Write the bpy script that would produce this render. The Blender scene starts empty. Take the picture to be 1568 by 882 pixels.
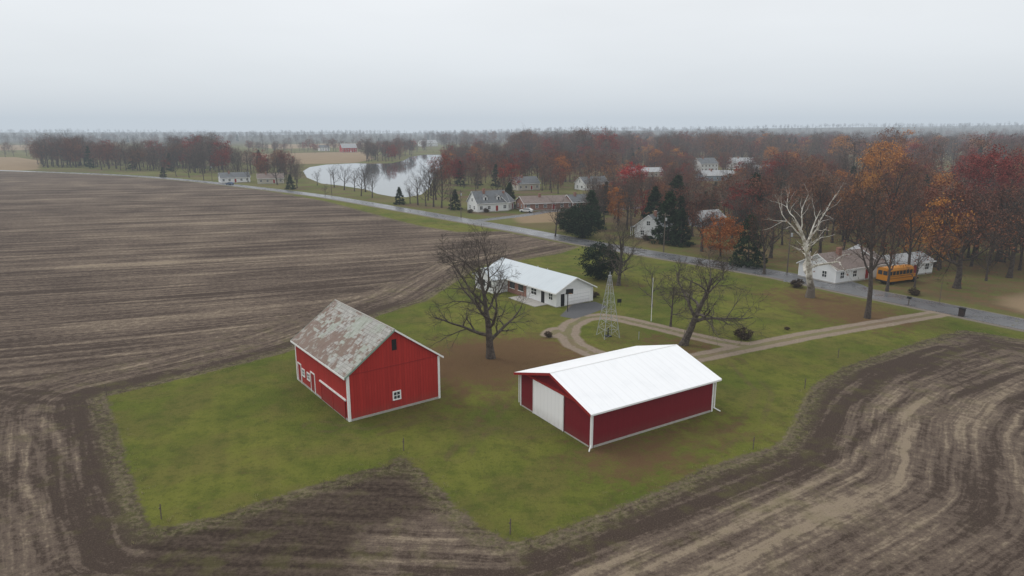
import bpy, math, random
import numpy as np
from mathutils import Vector, Matrix
R=math.radians
random.seed(7); rng=np.random.default_rng(7)
scene=bpy.context.scene
H=27.0; PITCH=13.0; F=1040.0
cp,sp=math.cos(R(PITCH)),math.sin(R(PITCH))
def G(x,y):
    "survey coordinate -> position on the level ground (metres)"
    v=441-y; dy=F*cp+sp*v; dz=-F*sp+cp*v
    return ((x-784)/-dz*H, dy/-dz*H)
def GP(l): return [G(*p) for p in l]
def link(o,parent=None):
    scene.collection.objects.link(o)
    if parent: o.parent=parent
    return o
def empty(name,loc=(0,0,0),rz=0):
    o=bpy.data.objects.new(name,None); o.empty_display_size=.5
    o.location=loc; o.rotation_euler=(0,0,rz); return link(o)
# ------------------------------------------------------------ node helper
class NT:
    def __init__(s,name):
        s.m=bpy.data.materials.new(name); s.m.use_nodes=True
        s.t=s.m.node_tree; s.n=s.t.nodes; s.l=s.t.links
        s.b=s.n['Principled BSDF']; s.b.inputs['Roughness'].default_value=.9
        s.b.inputs['Specular IOR Level'].default_value=.25
    def put(s,sock,v):
        if hasattr(v,'is_output') or isinstance(v,bpy.types.NodeSocket): s.l.new(v,sock)
        elif isinstance(v,(tuple,list)) and len(v)==3 and sock.type=='RGBA': sock.default_value=(*v,1)
        else: sock.default_value=v
    def math(s,op,a,b=0.0,c=0.0,clamp=False):
        n=s.n.new('ShaderNodeMath'); n.operation=op; n.use_clamp=clamp
        s.put(n.inputs[0],a); s.put(n.inputs[1],b); s.put(n.inputs[2],c); return n.outputs[0]
    def mix(s,f,a,b,mode='MIX'):
        n=s.n.new('ShaderNodeMix'); n.data_type='RGBA'; n.blend_type=mode
        s.put(n.inputs[0],f); s.put(n.inputs[6],a); s.put(n.inputs[7],b); return n.outputs[2]
    def ss(s,x,a,b,lo=0.0,hi=1.0):
        n=s.n.new('ShaderNodeMapRange'); n.interpolation_type='SMOOTHSTEP'
        if a>b: a,b,lo,hi=b,a,hi,lo
        s.put(n.inputs[0],x)
        for i,v in enumerate((a,b,lo,hi)): n.inputs[i+1].default_value=v
        return n.outputs[0]
    def noise(s,vec,scale,detail=3,rough=.6,dist=0):
        n=s.n.new('ShaderNodeTexNoise'); n.inputs['Scale'].default_value=scale
        n.inputs['Detail'].default_value=detail; n.inputs['Roughness'].default_value=rough
        n.inputs['Distortion'].default_value=dist
        if vec is not None: s.l.new(vec,n.inputs['Vector'])
        return n.outputs['Fac']
    def attr(s,name):
        n=s.n.new('ShaderNodeAttribute'); n.attribute_name=name; return n.outputs['Fac']
    def pos(s): return s.n.new('ShaderNodeNewGeometry').outputs['Position']
    def obj(s): return s.n.new('ShaderNodeTexCoord').outputs['Object']
    def sep(s,v):
        n=s.n.new('ShaderNodeSeparateXYZ'); s.l.new(v,n.inputs[0]); return n.outputs
    def comb(s,x,y,z):
        n=s.n.new('ShaderNodeCombineXYZ')
        for i,v in enumerate((x,y,z)): s.put(n.inputs[i],v)
        return n.outputs[0]
    def bump(s,h,strength=.3,dist=.05):
        n=s.n.new('ShaderNodeBump'); n.inputs['Strength'].default_value=strength
        n.inputs['Distance'].default_value=dist; s.l.new(h,n.inputs['Height'])
        s.l.new(n.outputs[0],s.b.inputs['Normal'])
    def col(s,c): s.put(s.b.inputs['Base Color'],c); return s
    def rough(s,v): s.put(s.b.inputs['Roughness'],v); return s
    def rnd(s): return s.n.new('ShaderNodeObjectInfo').outputs['Random']
    def ramp(s,f,cols):
        n=s.n.new('ShaderNodeValToRGB'); e=n.color_ramp.elements
        k=len(cols)
        e[0].color=(*cols[0],1); e[1].color=(*cols[-1],1)
        for i in range(1,k-1):
            q=e.new(i/(k-1)); q.color=(*cols[i],1)
        s.l.new(f,n.inputs[0]); return n.outputs[0]
def simple(name,c,rough=.8,var=.25,scale=2.0):
    t=NT(name); p=t.obj(); n=t.noise(p,scale,3)
    a=tuple(x*(1-var) for x in c); b=tuple(min(1,x*(1+var)) for x in c)
    t.col(t.mix(n,a,b)).rough(rough); return t.m

# ------------------------------------------------------------ materials
def siding(name,c,period,depth=.25,weather=.3):
    t=NT(name); o=t.obj(); x,y,z=t.sep(o)
    u=t.math('ADD',x,y)
    fr=t.math('FRACT',t.math('DIVIDE',u,period))
    groove=t.ss(t.math('ABSOLUTE',t.math('SUBTRACT',fr,.5)),.42,.5)
    board=t.n.new('ShaderNodeTexWhiteNoise'); board.noise_dimensions='1D'
    t.l.new(t.math('FLOOR',t.math('DIVIDE',u,period)),board.inputs['W'])
    st=t.noise(t.comb(t.math('MULTIPLY',u,3.0),t.math('MULTIPLY',z,.35),0.0),1.5,4)
    c1=t.mix(t.math('MULTIPLY',board.outputs[0],weather),c,tuple(k*.6 for k in c))
    c2=t.mix(t.ss(st,.5,.8,0,weather),c1,tuple(min(1,k*1.35+.02) for k in c))
    c3=t.mix(t.math('MULTIPLY',groove,depth),c2,tuple(k*.25 for k in c))
    low=t.ss(z,1.3,.1,0,.4)
    c4=t.mix(t.math('MULTIPLY',low,t.noise(o,2.5,4)),c3,(.14,.09,.065))
    t.col(c4).rough(.7); t.bump(t.math('SUBTRACT',1.0,groove),.5,.02); return t.m
M={}
M['barn_red']=siding('barn_red_boards',(.40,.026,.020),.30,.5,.35)
M['pole_red']=siding('red_metal_siding',(.175,.009,.016),.23,.35,.14)
def clap(name,c):
    t=NT(name); o=t.obj(); z=t.sep(o)[2]
    fr=t.math('FRACT',t.math('DIVIDE',z,.2)); g=t.ss(fr,.85,1.0)
    n=t.noise(o,1.2,4)
    t.col(t.mix(t.math('MULTIPLY',g,.35),t.mix(n,c,tuple(k*.85 for k in c)),tuple(k*.4 for k in c))).rough(.6)
    t.bump(fr,.4,.02); return t.m
M['white_siding']=clap('white_clapboard',(.78,.79,.79))
M['cream_siding']=clap('cream_clapboard',(.5,.46,.38))
M['blue_siding']=clap('blue_clapboard',(.26,.32,.38))
t=NT('brick_wall'); br=t.n.new('ShaderNodeTexBrick'); br.inputs['Scale'].default_value=4
br.inputs['Color1'].default_value=(.2,.075,.05,1); br.inputs['Color2'].default_value=(.28,.12,.08,1); br.inputs['Mortar'].default_value=(.35,.3,.26,1)
x,y,z=t.sep(t.obj()); t.l.new(t.comb(t.math('ADD',x,y),z,0.0),br.inputs['Vector']); t.col(br.outputs[0]); M['brick']=t.m
M['white']=simple('white_trim_paint',(.8,.8,.79),.5,.06)
M['door_white']=siding('white_door_panel',(.84,.84,.84),.6,.15,.05)
M['door_red']=siding('red_door_panel',(.3,.02,.018),.3,.4,.2)
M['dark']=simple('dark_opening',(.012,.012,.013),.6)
M['conc']=simple('concrete',(.38,.36,.33),.9,.25)
M['green_trim']=simple('green_fascia',(.2,.28,.23),.6,.2)
M['wood']=simple('weathered_wood',(.13,.105,.085),.9,.3,6)
M['galv']=simple('galvanised_steel',(.38,.39,.4),.45,.2)
M['black']=simple('black_paint',(.02,.02,.022),.5)
M['tyre']=simple('tyre_rubber',(.018,.018,.018),.85)
M['yellow']=simple('school_bus_yellow',(.5,.2,.018),.45,.08)
t=NT('window_glass'); t.col((.03,.035,.04)).rough(.08); t.b.inputs['Specular IOR Level'].default_value=.5; M['glass']=t.m
def metalroof(name,c,period,dirt=.3,ribd=.1):
    t=NT(name); o=t.obj(); x,y,z=t.sep(o)
    fr=t.math('FRACT',t.math('DIVIDE',y,period))
    rib=t.ss(t.math('ABSOLUTE',t.math('SUBTRACT',fr,.5)),.40,.5)
    st=t.noise(t.comb(t.math('MULTIPLY',x,.25),t.math('MULTIPLY',y,2.0),0.0),1.0,4)
    big=t.noise(o,.35,4)
    cc=t.mix(t.ss(st,.45,.75,0,dirt),c,tuple(k*.7 for k in c))
    cc=t.mix(t.ss(big,.5,.75,0,dirt),cc,(c[0]*.72,c[1]*.74,c[2]*.76))
    cc=t.mix(t.math('MULTIPLY',rib,ribd),cc,tuple(k*.5 for k in c))
    t.col(cc).rough(.5); t.bump(rib,.25,.02); return t.m
M['white_roof']=metalroof('white_metal_roof',(.93,.94,.95),.9,.16,.10)
M['house_roof']=metalroof('pale_metal_roof',(.56,.61,.64),.6,.25)
def shingle(name,c1,c2,moss,bw=.3,bh=.22,old=False):
    t=NT(name); o=t.obj(); x,y,z=t.sep(o)
    br=t.n.new('ShaderNodeTexBrick'); br.inputs['Scale'].default_value=1
    br.inputs['Brick Width'].default_value=bw; br.inputs['Row Height'].default_value=bh
    br.inputs['Mortar Size'].default_value=.018; br.inputs['Bias'].default_value=0
    br.inputs['Color1'].default_value=(*c1,1); br.inputs['Color2'].default_value=(*c2,1)
    br.inputs['Mortar'].default_value=(*[k*.45 for k in c1],1)
    t.l.new(t.comb(y,x,0.0),br.inputs['Vector'])
    n=t.noise(o,.55,5,.7); n2=t.noise(t.comb(t.math('MULTIPLY',x,.5),t.math('MULTIPLY',y,1.6),0.0),1.6,5,.7)
    c=br.outputs[0]
    if old:
        sn=t.n.new('ShaderNodeVectorMath'); sn.operation='SNAP'; sn.inputs[1].default_value=(.3,.45,10)
        t.l.new(o,sn.inputs[0]); wn=t.n.new('ShaderNodeTexWhiteNoise'); t.l.new(sn.outputs[0],wn.inputs['Vector'])
        c=t.mix(t.math('MULTIPLY',wn.outputs[0],.35),c,(.2,.185,.17))
        big=t.noise(o,.30,4,.65)
        patch=t.math('ADD',big,t.math('MULTIPLY',t.math('SUBTRACT',wn.outputs[0],.5),.14))
        lower=t.ss(x,4.5,1.0,-.07,.05)
        c=t.mix(t.ss(t.noise(o,.45,4),.44,.6,0,.7),c,(.31,.345,.285))
        c=t.mix(t.ss(t.math('ADD',patch,lower),.47,.55,0,.85),c,moss)
        c=t.mix(t.ss(n2,.52,.66,0,.6),c,(.115,.085,.07))
        c=t.mix(t.ss(t.noise(o,1.4,4),.52,.66,0,.5),c,(.43,.44,.41))
    else:
        c=t.mix(t.ss(n,.47,.62,0,.7),c,moss); c=t.mix(t.ss(n2,.55,.7,0,.3),c,tuple(k*1.3 for k in c1))
    t.col(c).rough(.75); t.bump(br.outputs['Fac'],-.4,.03); return t.m
M['slate']=shingle('old_slate_roof',(.43,.42,.39),(.33,.32,.295),(.175,.11,.082),.45,.3,True)
M['tan_roof']=shingle('tan_shingle_roof',(.27,.21,.19),(.2,.16,.14),(.17,.13,.11))
M['grey_roof']=shingle('grey_shingle_roof',(.2,.21,.22),(.15,.16,.17),(.12,.12,.12))
M['light_roof']=shingle('light_shingle_roof',(.48,.49,.5),(.42,.43,.44),(.36,.36,.36))
def bark(name,c,c2):
    t=NT(name); o=t.obj(); n=t.noise(o,3,3,.7)
    t.col(t.mix(t.ss(n,.35,.65),c,c2)).rough(.95); return t
M['bark']=bark('grey_bark',(.06,.049,.041),(.12,.1,.084)).m
M['bark_dark']=bark('dark_bark',(.05,.039,.034),(.1,.08,.068)).m
t=bark('sycamore_bark',(.3,.27,.22),(.62,.6,.54)); z=t.sep(t.obj())[2]
n=t.noise(t.obj(),1.3,3)
cc=t.mix(t.ss(t.math('ADD',z,t.math('MULTIPLY',n,4.0)),6.5,3.5),t.mix(t.ss(n,.35,.6),(.38,.34,.28),(.72,.69,.63)),(.15,.125,.1)); t.col(cc); M['syc']=t.m
M['syc_twig']=bark('sycamore_twig_bark',(.16,.12,.095),(.28,.23,.19)).m
def leafmat(name,cols,spread=.4,dark=.4):
    t=NT(name); r=t.rnd(); base=t.ramp(r,cols)
    w=t.n.new('ShaderNodeTexWhiteNoise'); w.noise_dimensions='3D'
    sn=t.n.new('ShaderNodeVectorMath'); sn.operation='SNAP'; sn.inputs[1].default_value=(.6,.6,.6)
    t.l.new(t.obj(),sn.inputs[0]); t.l.new(sn.outputs[0],w.inputs['Vector'])
    sn2=t.n.new('ShaderNodeVectorMath'); sn2.operation='SNAP'; sn2.inputs[1].default_value=(1.7,1.7,1.3)
    w2=t.n.new('ShaderNodeTexWhiteNoise'); t.l.new(t.obj(),sn2.inputs[0]); t.l.new(sn2.outputs[0],w2.inputs['Vector'])
    d=t.mix(t.math('MULTIPLY',w2.outputs[0],dark),base,(0.03,0.024,0.02))
    d=t.mix(t.math('MULTIPLY',w.outputs[0],spread),d,tuple(min(1,k*1.8) for k in cols[len(cols)//2]))
    t.col(d).rough(1); t.b.inputs['Specular IOR Level'].default_value=0; return t.m
M['L_grey']=leafmat('twig_haze_foliage',[(.10,.078,.068),(.19,.155,.125),(.14,.09,.075),(.23,.18,.14),(.12,.088,.084)],.35,.5)
M['L_rust']=leafmat('rusty_oak_foliage',[(.15,.066,.046),(.24,.12,.07),(.14,.06,.05),(.30,.16,.08),(.22,.075,.045)],.4,.5)
M['L_orange']=leafmat('orange_foliage',[(.42,.14,.04),(.46,.22,.06),(.34,.10,.04)])
M['L_maroon']=leafmat('maroon_foliage',[(.22,.035,.03),(.26,.05,.035),(.16,.04,.04)],.4,.5)
M['L_red']=leafmat('crimson_foliage',[(.34,.025,.025),(.38,.035,.03)])
M['L_green']=leafmat('evergreen_foliage',[(.024,.038,.02),(.034,.052,.025),(.028,.044,.03)],.3)
M['L_bush']=leafmat('bush_foliage',[(.07,.05,.035),(.09,.065,.045)],.3)
M['weed']=leafmat('dry_weeds',[(.3,.25,.13),(.22,.22,.08),(.34,.28,.17)],.3,.1)

# ------------------------------------------------------------ geometry accumulators
class Part:
    def __init__(s): s.v=[]; s.f=[]
    def add(s,v,f):
        k=len(s.v); s.v+=list(v); s.f+=[tuple(i+k for i in q) for q in f]
    def box(s,x0,x1,y0,y1,z0,z1):
        s.add([(x0,y0,z0),(x1,y0,z0),(x1,y1,z0),(x0,y1,z0),(x0,y0,z1),(x1,y0,z1),(x1,y1,z1),(x0,y1,z1)],
              [(0,3,2,1),(4,5,6,7),(0,1,5,4),(1,2,6,5),(2,3,7,6),(3,0,4,7)])
    def tube(s,p,q,r0,r1=None,n=6):
        r1=r0 if r1 is None else r1
        p=Vector(p);q=Vector(q); d=(q-p).normalized(); a=d.orthogonal().normalized(); b=d.cross(a)
        vs=[]
        for c,r in ((p,r0),(q,r1)):
            for i in range(n):
                t=2*math.pi*i/n; vs.append(tuple(c+(a*math.cos(t)+b*math.sin(t))*r))
        s.add(vs,[(i,(i+1)%n,n+(i+1)%n,n+i) for i in range(n)]+[tuple(range(n))[::-1],tuple(range(n,2*n))])
    def obj(s,name,mat,parent=None,loc=None,smooth=False):
        me=bpy.data.meshes.new(name); me.from_pydata(s.v,[],s.f); me.materials.append(mat)
        if smooth: me.shade_smooth()
        o=bpy.data.objects.new(name,me); link(o,parent)
        if loc: o.location=loc
        return o
class Bld:
    def __init__(s,name,loc,ang,W,L,eave,ridge,walls,roof,oh=.4,ohg=.3,th=.14):
        s.e=empty(name,(loc[0],loc[1],0),ang); s.W,s.L,s.eave,s.ridge=W,L,eave,ridge
        s.p={}; s.mats={'walls':walls,'roof':roof}
        P=s.g('walls',walls)
        P.add([(0,0,-.2),(W,0,-.2),(W,0,eave),(W/2,0,ridge),(0,0,eave),(0,L,-.2),(W,L,-.2),(W,L,eave),(W/2,L,ridge),(0,L,eave)],
              [(0,1,2,3,4),(9,8,7,6,5),(0,4,9,5),(1,6,7,2),(4,3,8,9),(2,7,8,3)])
        s.gable_roof(0,W,-ohg,L+ohg,eave,ridge,oh,th,roof)
    def g(s,k,mat):
        if k not in s.p: s.p[k]=Part(); s.mats[k]=mat
        return s.p[k]
    def gable_roof(s,x0,x1,y0,y1,eave,ridge,oh,th,mat):
        P=s.g('roof',mat); xm=(x0+x1)/2; sl=(ridge-eave)/(xm-x0); e=.012
        for sg,xe in ((-1,x0-oh),(1,x1+oh)):
            ze=eave-oh*sl
            P.add([(xe,y0,ze+e),(xm,y0,ridge+e),(xm,y1,ridge+e),(xe,y1,ze+e),(xe,y0,ze+th),(xm,y0,ridge+th),(xm,y1,ridge+th),(xe,y1,ze+th)],
                  [(0,3,2,1),(4,5,6,7),(0,1,5,4),(1,2,6,5),(2,3,7,6),(3,0,4,7)])
    def on(s,k,mat,plane,a0,a1,z0,z1,d0,d1):
        P=s.g(k,mat); W,L=s.W,s.L
        if plane=='x0': P.box(-d1,-d0,a0,a1,z0,z1)
        if plane=='x1': P.box(W+d0,W+d1,a0,a1,z0,z1)
        if plane=='y0': P.box(a0,a1,-d1,-d0,z0,z1)
        if plane=='y1': P.box(a0,a1,L+d0,L+d1,z0,z1)
    def win(s,plane,a0,a1,z0,z1,fr=.08,mull=True):
        s.on('window_glass',M['glass'],plane,a0,a1,z0,z1,-.02,.02)
        on=lambda *q:s.on('window_frames',M['white'],plane,*q)
        on(a0-fr,a1+fr,z1,z1+fr,-.02,.06); on(a0-fr,a1+fr,z0-fr,z0,-.02,.07)
        on(a0-fr,a0,z0,z1,-.02,.05); on(a1,a1+fr,z0,z1,-.02,.05)
        if mull:
            m=(a0+a1)/2; on(m-.03,m+.03,z0,z1,-.01,.035); zm=(z0+z1)/2; on(a0,m-.03,zm-.03,zm+.03,-.01,.035); on(m+.03,a1,zm-.03,zm+.03,-.01,.035)
    def door(s,plane,a0,a1,z1,mat,fr=.1,key='doors'):
        s.on(key,mat,plane,a0,a1,.02,z1,-.02,.03)
        on=lambda *q:s.on('door_frames',M['white'],plane,*q)
        on(a0-fr,a1+fr,z1,z1+fr,-.02,.06); on(a0-fr,a0,.0,z1,-.02,.055); on(a1,a1+fr,.0,z1,-.02,.055)
    def corners(s,mat,w=.14,top=None):
        W,L=s.W,s.L; P=s.g('corner_trim',mat); t=.035; zt=(s.eave-.02) if top is None else top
        for x,y,sx,sy in ((0,0,1,1),(W,0,-1,1),(W,L,-1,-1),(0,L,1,-1)):
            xa,xb=sorted((x-sx*t,x+sx*w)); ya,yb=sorted((y-sy*t,y))
            P.box(xa,xb,ya,yb,-.1,zt)
            xa,xb=sorted((x-sx*t,x)); ya,yb=sorted((y+.001*sy,y+sy*w)); P.box(xa,xb,ya,yb,-.1,zt)
    def rake(s,mat,oh,ohg,h=.2,t=.04,key='rake_trim',sides=(0,1),ends=(0,1),th=.14):
        "sloping fascia boards along the gable edges"
        P=s.g(key,mat); W,L=s.W,s.L; sl=(s.ridge-s.eave)/(W/2)
        for en in ends:
            ya=(-ohg-t-.003) if en==0 else L+ohg+.003; yb=ya+t
            for sd in sides:
                xe=-oh if sd==0 else W+oh; ze=s.eave-oh*sl
                top=th+.015
                P.add([(xe,ya,ze+top-h),(W/2,ya,s.ridge+top-h),(W/2,ya,s.ridge+top),(xe,ya,ze+top),(xe,yb,ze+top-h),(W/2,yb,s.ridge+top-h),(W/2,yb,s.ridge+top),(xe,yb,ze+top)],
                      [(0,1,2,3),(4,7,6,5),(0,4,5,1),(3,2,6,7),(0,3,7,4),(1,5,6,2)])
    def fascia(s,mat,oh,ohg,h=.16,t=.05,key='eave_fascia',th=.14):
        P=s.g(key,mat); sl=(s.ridge-s.eave)/(s.W/2); ze=s.eave-oh*sl
        P.box(-oh-t,-oh-.003,-ohg,s.L+ohg,ze+th-h,ze+th-.01); P.box(s.W+oh+.003,s.W+oh+t,-ohg,s.L+ohg,ze+th-h,ze+th-.01)
    def done(s):
        for k,P in s.p.items(): P.obj(k,s.mats[k],s.e)
        return s.e

# ------------------------------------------------------------ site layout
lawn=GP([(165,607),(178,655),(196,710),(222,785),(236,807),(260,806),(330,790),(400,768),(480,742),(545,723),(590,712),(617,696),(640,716),(672,745),(705,778),(735,805),(783,829),(812,824),(900,795),(1000,752),(1080,715),(1150,692),(1192,680),(1212,655),(1222,625),(1243,590),(1290,562),(1370,535),(1440,513),(1475,505),(1568,520),(1640,530),
          (1640,512),(1480,482),(1330,452),(1200,424),(1100,406),(1000,391),(900,375),(888,378),(860,388),(800,398),(735,408),(700,430),(655,460),(615,472),(585,482),(520,510),(440,540),(300,575)])
# smoothed headland outline that the tillage rows follow
headland=GP([(165,607),(195,715),(240,815),(783,836),(1195,680),(1240,600),(1300,560),(1380,533),(1480,508),(1640,530),(1640,512),(1330,452),(900,375),(735,408),(655,460),(440,540),(300,575)])
verge=GP([(380,287),(430,292),(560,310),(720,340),(800,352),(760,354),(700,355),(640,345),(590,332),(500,308),(430,296)])
road_px=[(1900,562),(1700,522),(1568,497),(1480,479),(1390,461),(1300,443),(1200,422),(1100,405),(1000,389),(900,372),(800,353),(720,339),(640,325),(560,311),(500,301),(440,293),(380,286),(300,277),(200,269),(60,263),(-150,257),(-500,250)]
road=GP(road_px)
pondp=GP([(464,262),(474,256),(500,252),(545,250),(570,251),(600,250),(618,246),(628,240),(650,237),(676,237),(681,246),(674,258),(664,272),(657,288),(645,298),(622,302),(600,301),(578,297),(560,290),(520,284),(492,281),(470,272)])
drive_lines=[GP([(1450,478),(1420,483),(1330,498),(1230,515),(1130,535),(1080,545),(1040,553),(1000,566)]),
  GP([(1150,531),(1100,523),(1060,514),(1020,504),(985,496),(950,488),(920,484),(895,487),(874,498),(868,512),(880,528),(905,540),(940,550),(990,556),(1040,553)]),
  GP([(895,487),(882,480),(885,470)]),GP([(868,512),(852,506),(845,512)])]
pad=GP([(858,484),(878,466),(911,462),(930,470),(905,480),(880,488)])
tans=[GP([(-600,246),(20,240),(62,246),(58,262),(0,262),(-600,255)]),GP([(372,236),(555,232),(575,243),(540,250),(400,252),(365,248)]),GP([(1540,455),(1700,425),(1900,470),(1568,480),(1530,466)]),GP([(780,330),(880,322),(905,330),(860,340),(800,342)]),GP([(-300,222),(60,222),(60,230),(-300,232)]),GP([(380,222),(560,219),(600,224),(420,228)])]
darks=GP([(612,708),(560,722),(470,748),(380,775),(270,812),(225,815),(240,900),(520,900),(545,810),(600,800),(680,770),(665,750)])
def sdf(P,poly):
    poly=np.array(poly); d=np.full(len(P),1e18); ins=np.zeros(len(P),bool)
    n=len(poly)
    for i in range(n):
        a=poly[i]; b=poly[(i+1)%n]; e=b-a; w=P-a
        tt=np.clip((w@e)/(e@e),0,1); q=w-tt[:,None]*e; d=np.minimum(d,(q**2).sum(1))
        c=((a[1]>P[:,1])!=(b[1]>P[:,1])); xx=(b[0]-a[0])*(P[:,1]-a[1])/((b[1]-a[1]) or 1e-9)+a[0]
        ins^=(c&(P[:,0]<xx))
    d=np.sqrt(d); return np.where(ins,-d,d)
def linedist(P,line,signed=False):
    line=np.array(line); d=np.full(len(P),1e18); sg=np.ones(len(P))
    for i in range(len(line)-1):
        a=line[i]; b=line[i+1]; e=b-a; w=P-a
        tt=np.clip((w@e)/(e@e),0,1); q=w-tt[:,None]*e; dd=(q**2).sum(1)
        m=dd<d; d=np.where(m,dd,d); cr=e[0]*w[:,1]-e[1]*w[:,0]; sg=np.where(m,np.sign(cr),sg)
    d=np.sqrt(d); return d*sg if signed else d
def sstep(x,a,b):
    t=np.clip((x-a)/(b-a),0,1); return t*t*(3-2*t)
def hill(X,Y):
    far=sstep(Y,1500,3400)
    return far*(12+42*sstep(X,-300,2400)+7*np.sin(X/520.0+1)+5*np.sin(X/210.0))
# ------------------------------------------------------------ trees
class TreeB:
    def __init__(s,seed): s.v=[]; s.f=[]; s.m=[]; s.r=random.Random(seed); s.tips=[]; s.twig_mi=None
    def tube(s,pts,rad,n,mi=0):
        k=len(s.v)
        for i,p in enumerate(pts):
            d=(pts[min(i+1,len(pts)-1)]-pts[max(i-1,0)]).normalized()
            ref=Vector((.3,.9,.2)); a=(ref-d*ref.dot(d)); a=a.normalized() if a.length>1e-3 else d.orthogonal(); b=d.cross(a)
            for j in range(n):
                t=2*math.pi*j/n; q=p+(a*math.cos(t)+b*math.sin(t))*rad[i]; s.v.append((q.x,q.y,q.z))
        for i in range(len(pts)-1):
            for j in range(n):
                s.f.append((k+i*n+j,k+i*n+(j+1)%n,k+(i+1)*n+(j+1)%n,k+(i+1)*n+j)); s.m.append(mi)
    def grow(s,p,d,L,r,lev,spec):
        rr=s.r; maxl=len(spec)-1
        nseg=(7,6,5,3,2)[min(lev,4)]; sides=(9,6,4,3,3)[min(lev,4)]
        cnt,ratio,ang,start,trop,wob=spec[lev]
        pts=[p.copy()]; rad=[r*(1.35 if lev==0 else 1)]; dirs=[d.copy()]; cur=p.copy(); dd=d.copy()
        for i in range(nseg):
            dd=(dd+Vector((rr.gauss(0,wob),rr.gauss(0,wob),rr.gauss(0,wob)))+Vector((0,0,trop))).normalized()
            cur=cur+dd*(L/nseg); pts.append(cur.copy()); dirs.append(dd.copy())
            t=(i+1)/nseg; rad.append(max(r*(1-.78*t if lev<maxl else 1-.7*t),.008))
        s.tube(pts,rad,sides,s.twig_mi if (s.twig_mi is not None and lev>=3) else 0)
        if lev>=maxl: s.tips.append(cur.copy()); return
        az=rr.random()*6.28
        for c in range(cnt):
            t=start+(1-start)*((c+rr.random()*.8)/cnt); t=min(t,.99)
            f=t*nseg; i=int(f); q=pts[i].lerp(pts[i+1],f-i); bd=dirs[min(i+1,nseg)]
            az+=2.4+rr.gauss(0,.35)
            a=bd.orthogonal().normalized(); b=bd.cross(a); side=a*math.cos(az)+b*math.sin(az)
            an=R(ang*(1.12-.45*t)+rr.gauss(0,7))
            nd=(bd*math.cos(an)+side*math.sin(an)).normalized()
            rl=L*ratio*(1.15-.55*t)*rr.uniform(.7,1.25)
            rb=(rad[i]*(1-(f-i))+rad[min(i+1,nseg)]*(f-i))*rr.uniform(.5,.68)
            s.grow(q,nd,rl,max(rb,.012),lev+1,spec)
    def leaves(s,pts,size,mi,flat=1.0):
        rg=np.random.default_rng(s.r.randint(0,99999)); n=len(pts); pts=np.array(pts)
        a=rg.normal(size=(n,3)); a/=np.linalg.norm(a,axis=1)[:,None]
        b=rg.normal(size=(n,3)); b-=a*(a*b).sum(1)[:,None]; b/=np.linalg.norm(b,axis=1)[:,None]
        sz=size*rg.uniform(.5,1.3,(n,1)); a*=sz; b*=sz*.7
        V=np.stack([pts-a,pts-b*.9,pts+a*.9,pts+b],1).reshape(-1,3)
        k=len(s.v); s.v+=V.tolist()
        for i in range(n): s.f.append((k+4*i,k+4*i+1,k+4*i+2,k+4*i+3)); s.m.append(mi)
    def mesh(s,name,mats):
        me=bpy.data.meshes.new(name); me.from_pydata(s.v,[],s.f)
        for m in mats: me.materials.append(m)
        me.polygons.foreach_set('material_index',s.m); me.update(); return me
def bare(seed,h,r,spec,name,mat,trunkf=.62,lean=(0,0),leafmat_=None,nl=0,lsize=.12,twig=None):
    T=TreeB(seed); mats=[mat]
    if twig: mats.append(twig); T.twig_mi=1
    T.grow(Vector((0,0,-.3)),Vector((lean[0],lean[1],1)).normalized(),h*trunkf,r,0,spec)
    if leafmat_:
        mats.append(leafmat_); rg=T.r
        pts=[]
        for i in range(nl):
            q=rg.choice(T.tips); pts.append((q.x+rg.gauss(0,.3),q.y+rg.gauss(0,.3),q.z+rg.gauss(0,.3)))
        T.leaves(pts,lsize,len(mats)-1)
    me=T.mesh(name,mats)
    z=max(v[2] for v in T.v); k=h/z
    for v in me.vertices: v.co*=k
    return me
# spec: (children, length ratio, angle, start, tropism, wobble)
SPEC=[(12,.66,60,.22,.03,.06),(7,.58,52,.2,.08,.15),(6,.55,48,.2,.05,.18),(6,.6,42,.15,.03,.2),(0,0,0,0,.04,.2)]
SPEC_T=[(11,.5,46,.3,.03,.05),(7,.55,44,.2,.08,.14),(7,.5,44,.15,.05,.17),(6,.55,42,.1,.03,.2),(0,0,0,0,.04,.2)]
SPEC_B=[(9,.75,62,.34,.02,.10),(7,.58,50,.2,.03,.19),(6,.55,48,.2,.03,.22),(6,.6,45,.15,.02,.24),(0,0,0,0,.02,.22)]
SPEC_S=[(8,.66,54,.28,.05,.12),(6,.55,52,.25,.1,.22),(5,.5,48,.25,.07,.24),(5,.5,45,.15,.04,.2),(0,0,0,0,.05,.2)]
SPEC_L=[(9,.58,52,.25,.05,.05),(7,.5,46,.2,.08,.13),(7,.5,42,.15,.05,.16),(0,0,0,0,.05,.18)]
m_big=bare(11,17,.40,SPEC,'bare_tree_a',M['bark'],.56)
m_mid=bare(23,14,.36,SPEC_B,'bare_tree_b',M['bark'],.5,(.12,0))
m_syc=bare(5,22,.62,SPEC_S,'sycamore',M['syc'],.62,(.05,0),M['L_rust'],220,.13,M['syc_twig'])
m_dark=bare(31,21,.36,SPEC_T,'bare_tree_c',M['bark_dark'],.68,(0,0),M['L_rust'],1300,.12)
m_wide=bare(47,15,.4,SPEC_B,'bare_tree_d',M['bark_dark'],.5,(0,0),M['L_rust'],1600,.12)
m_small=bare(52,10,.16,SPEC_L,'bare_tree_e',M['bark'])
m_small2=bare(53,12,.2,SPEC_L,'bare_tree_f',M['bark_dark'])
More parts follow.
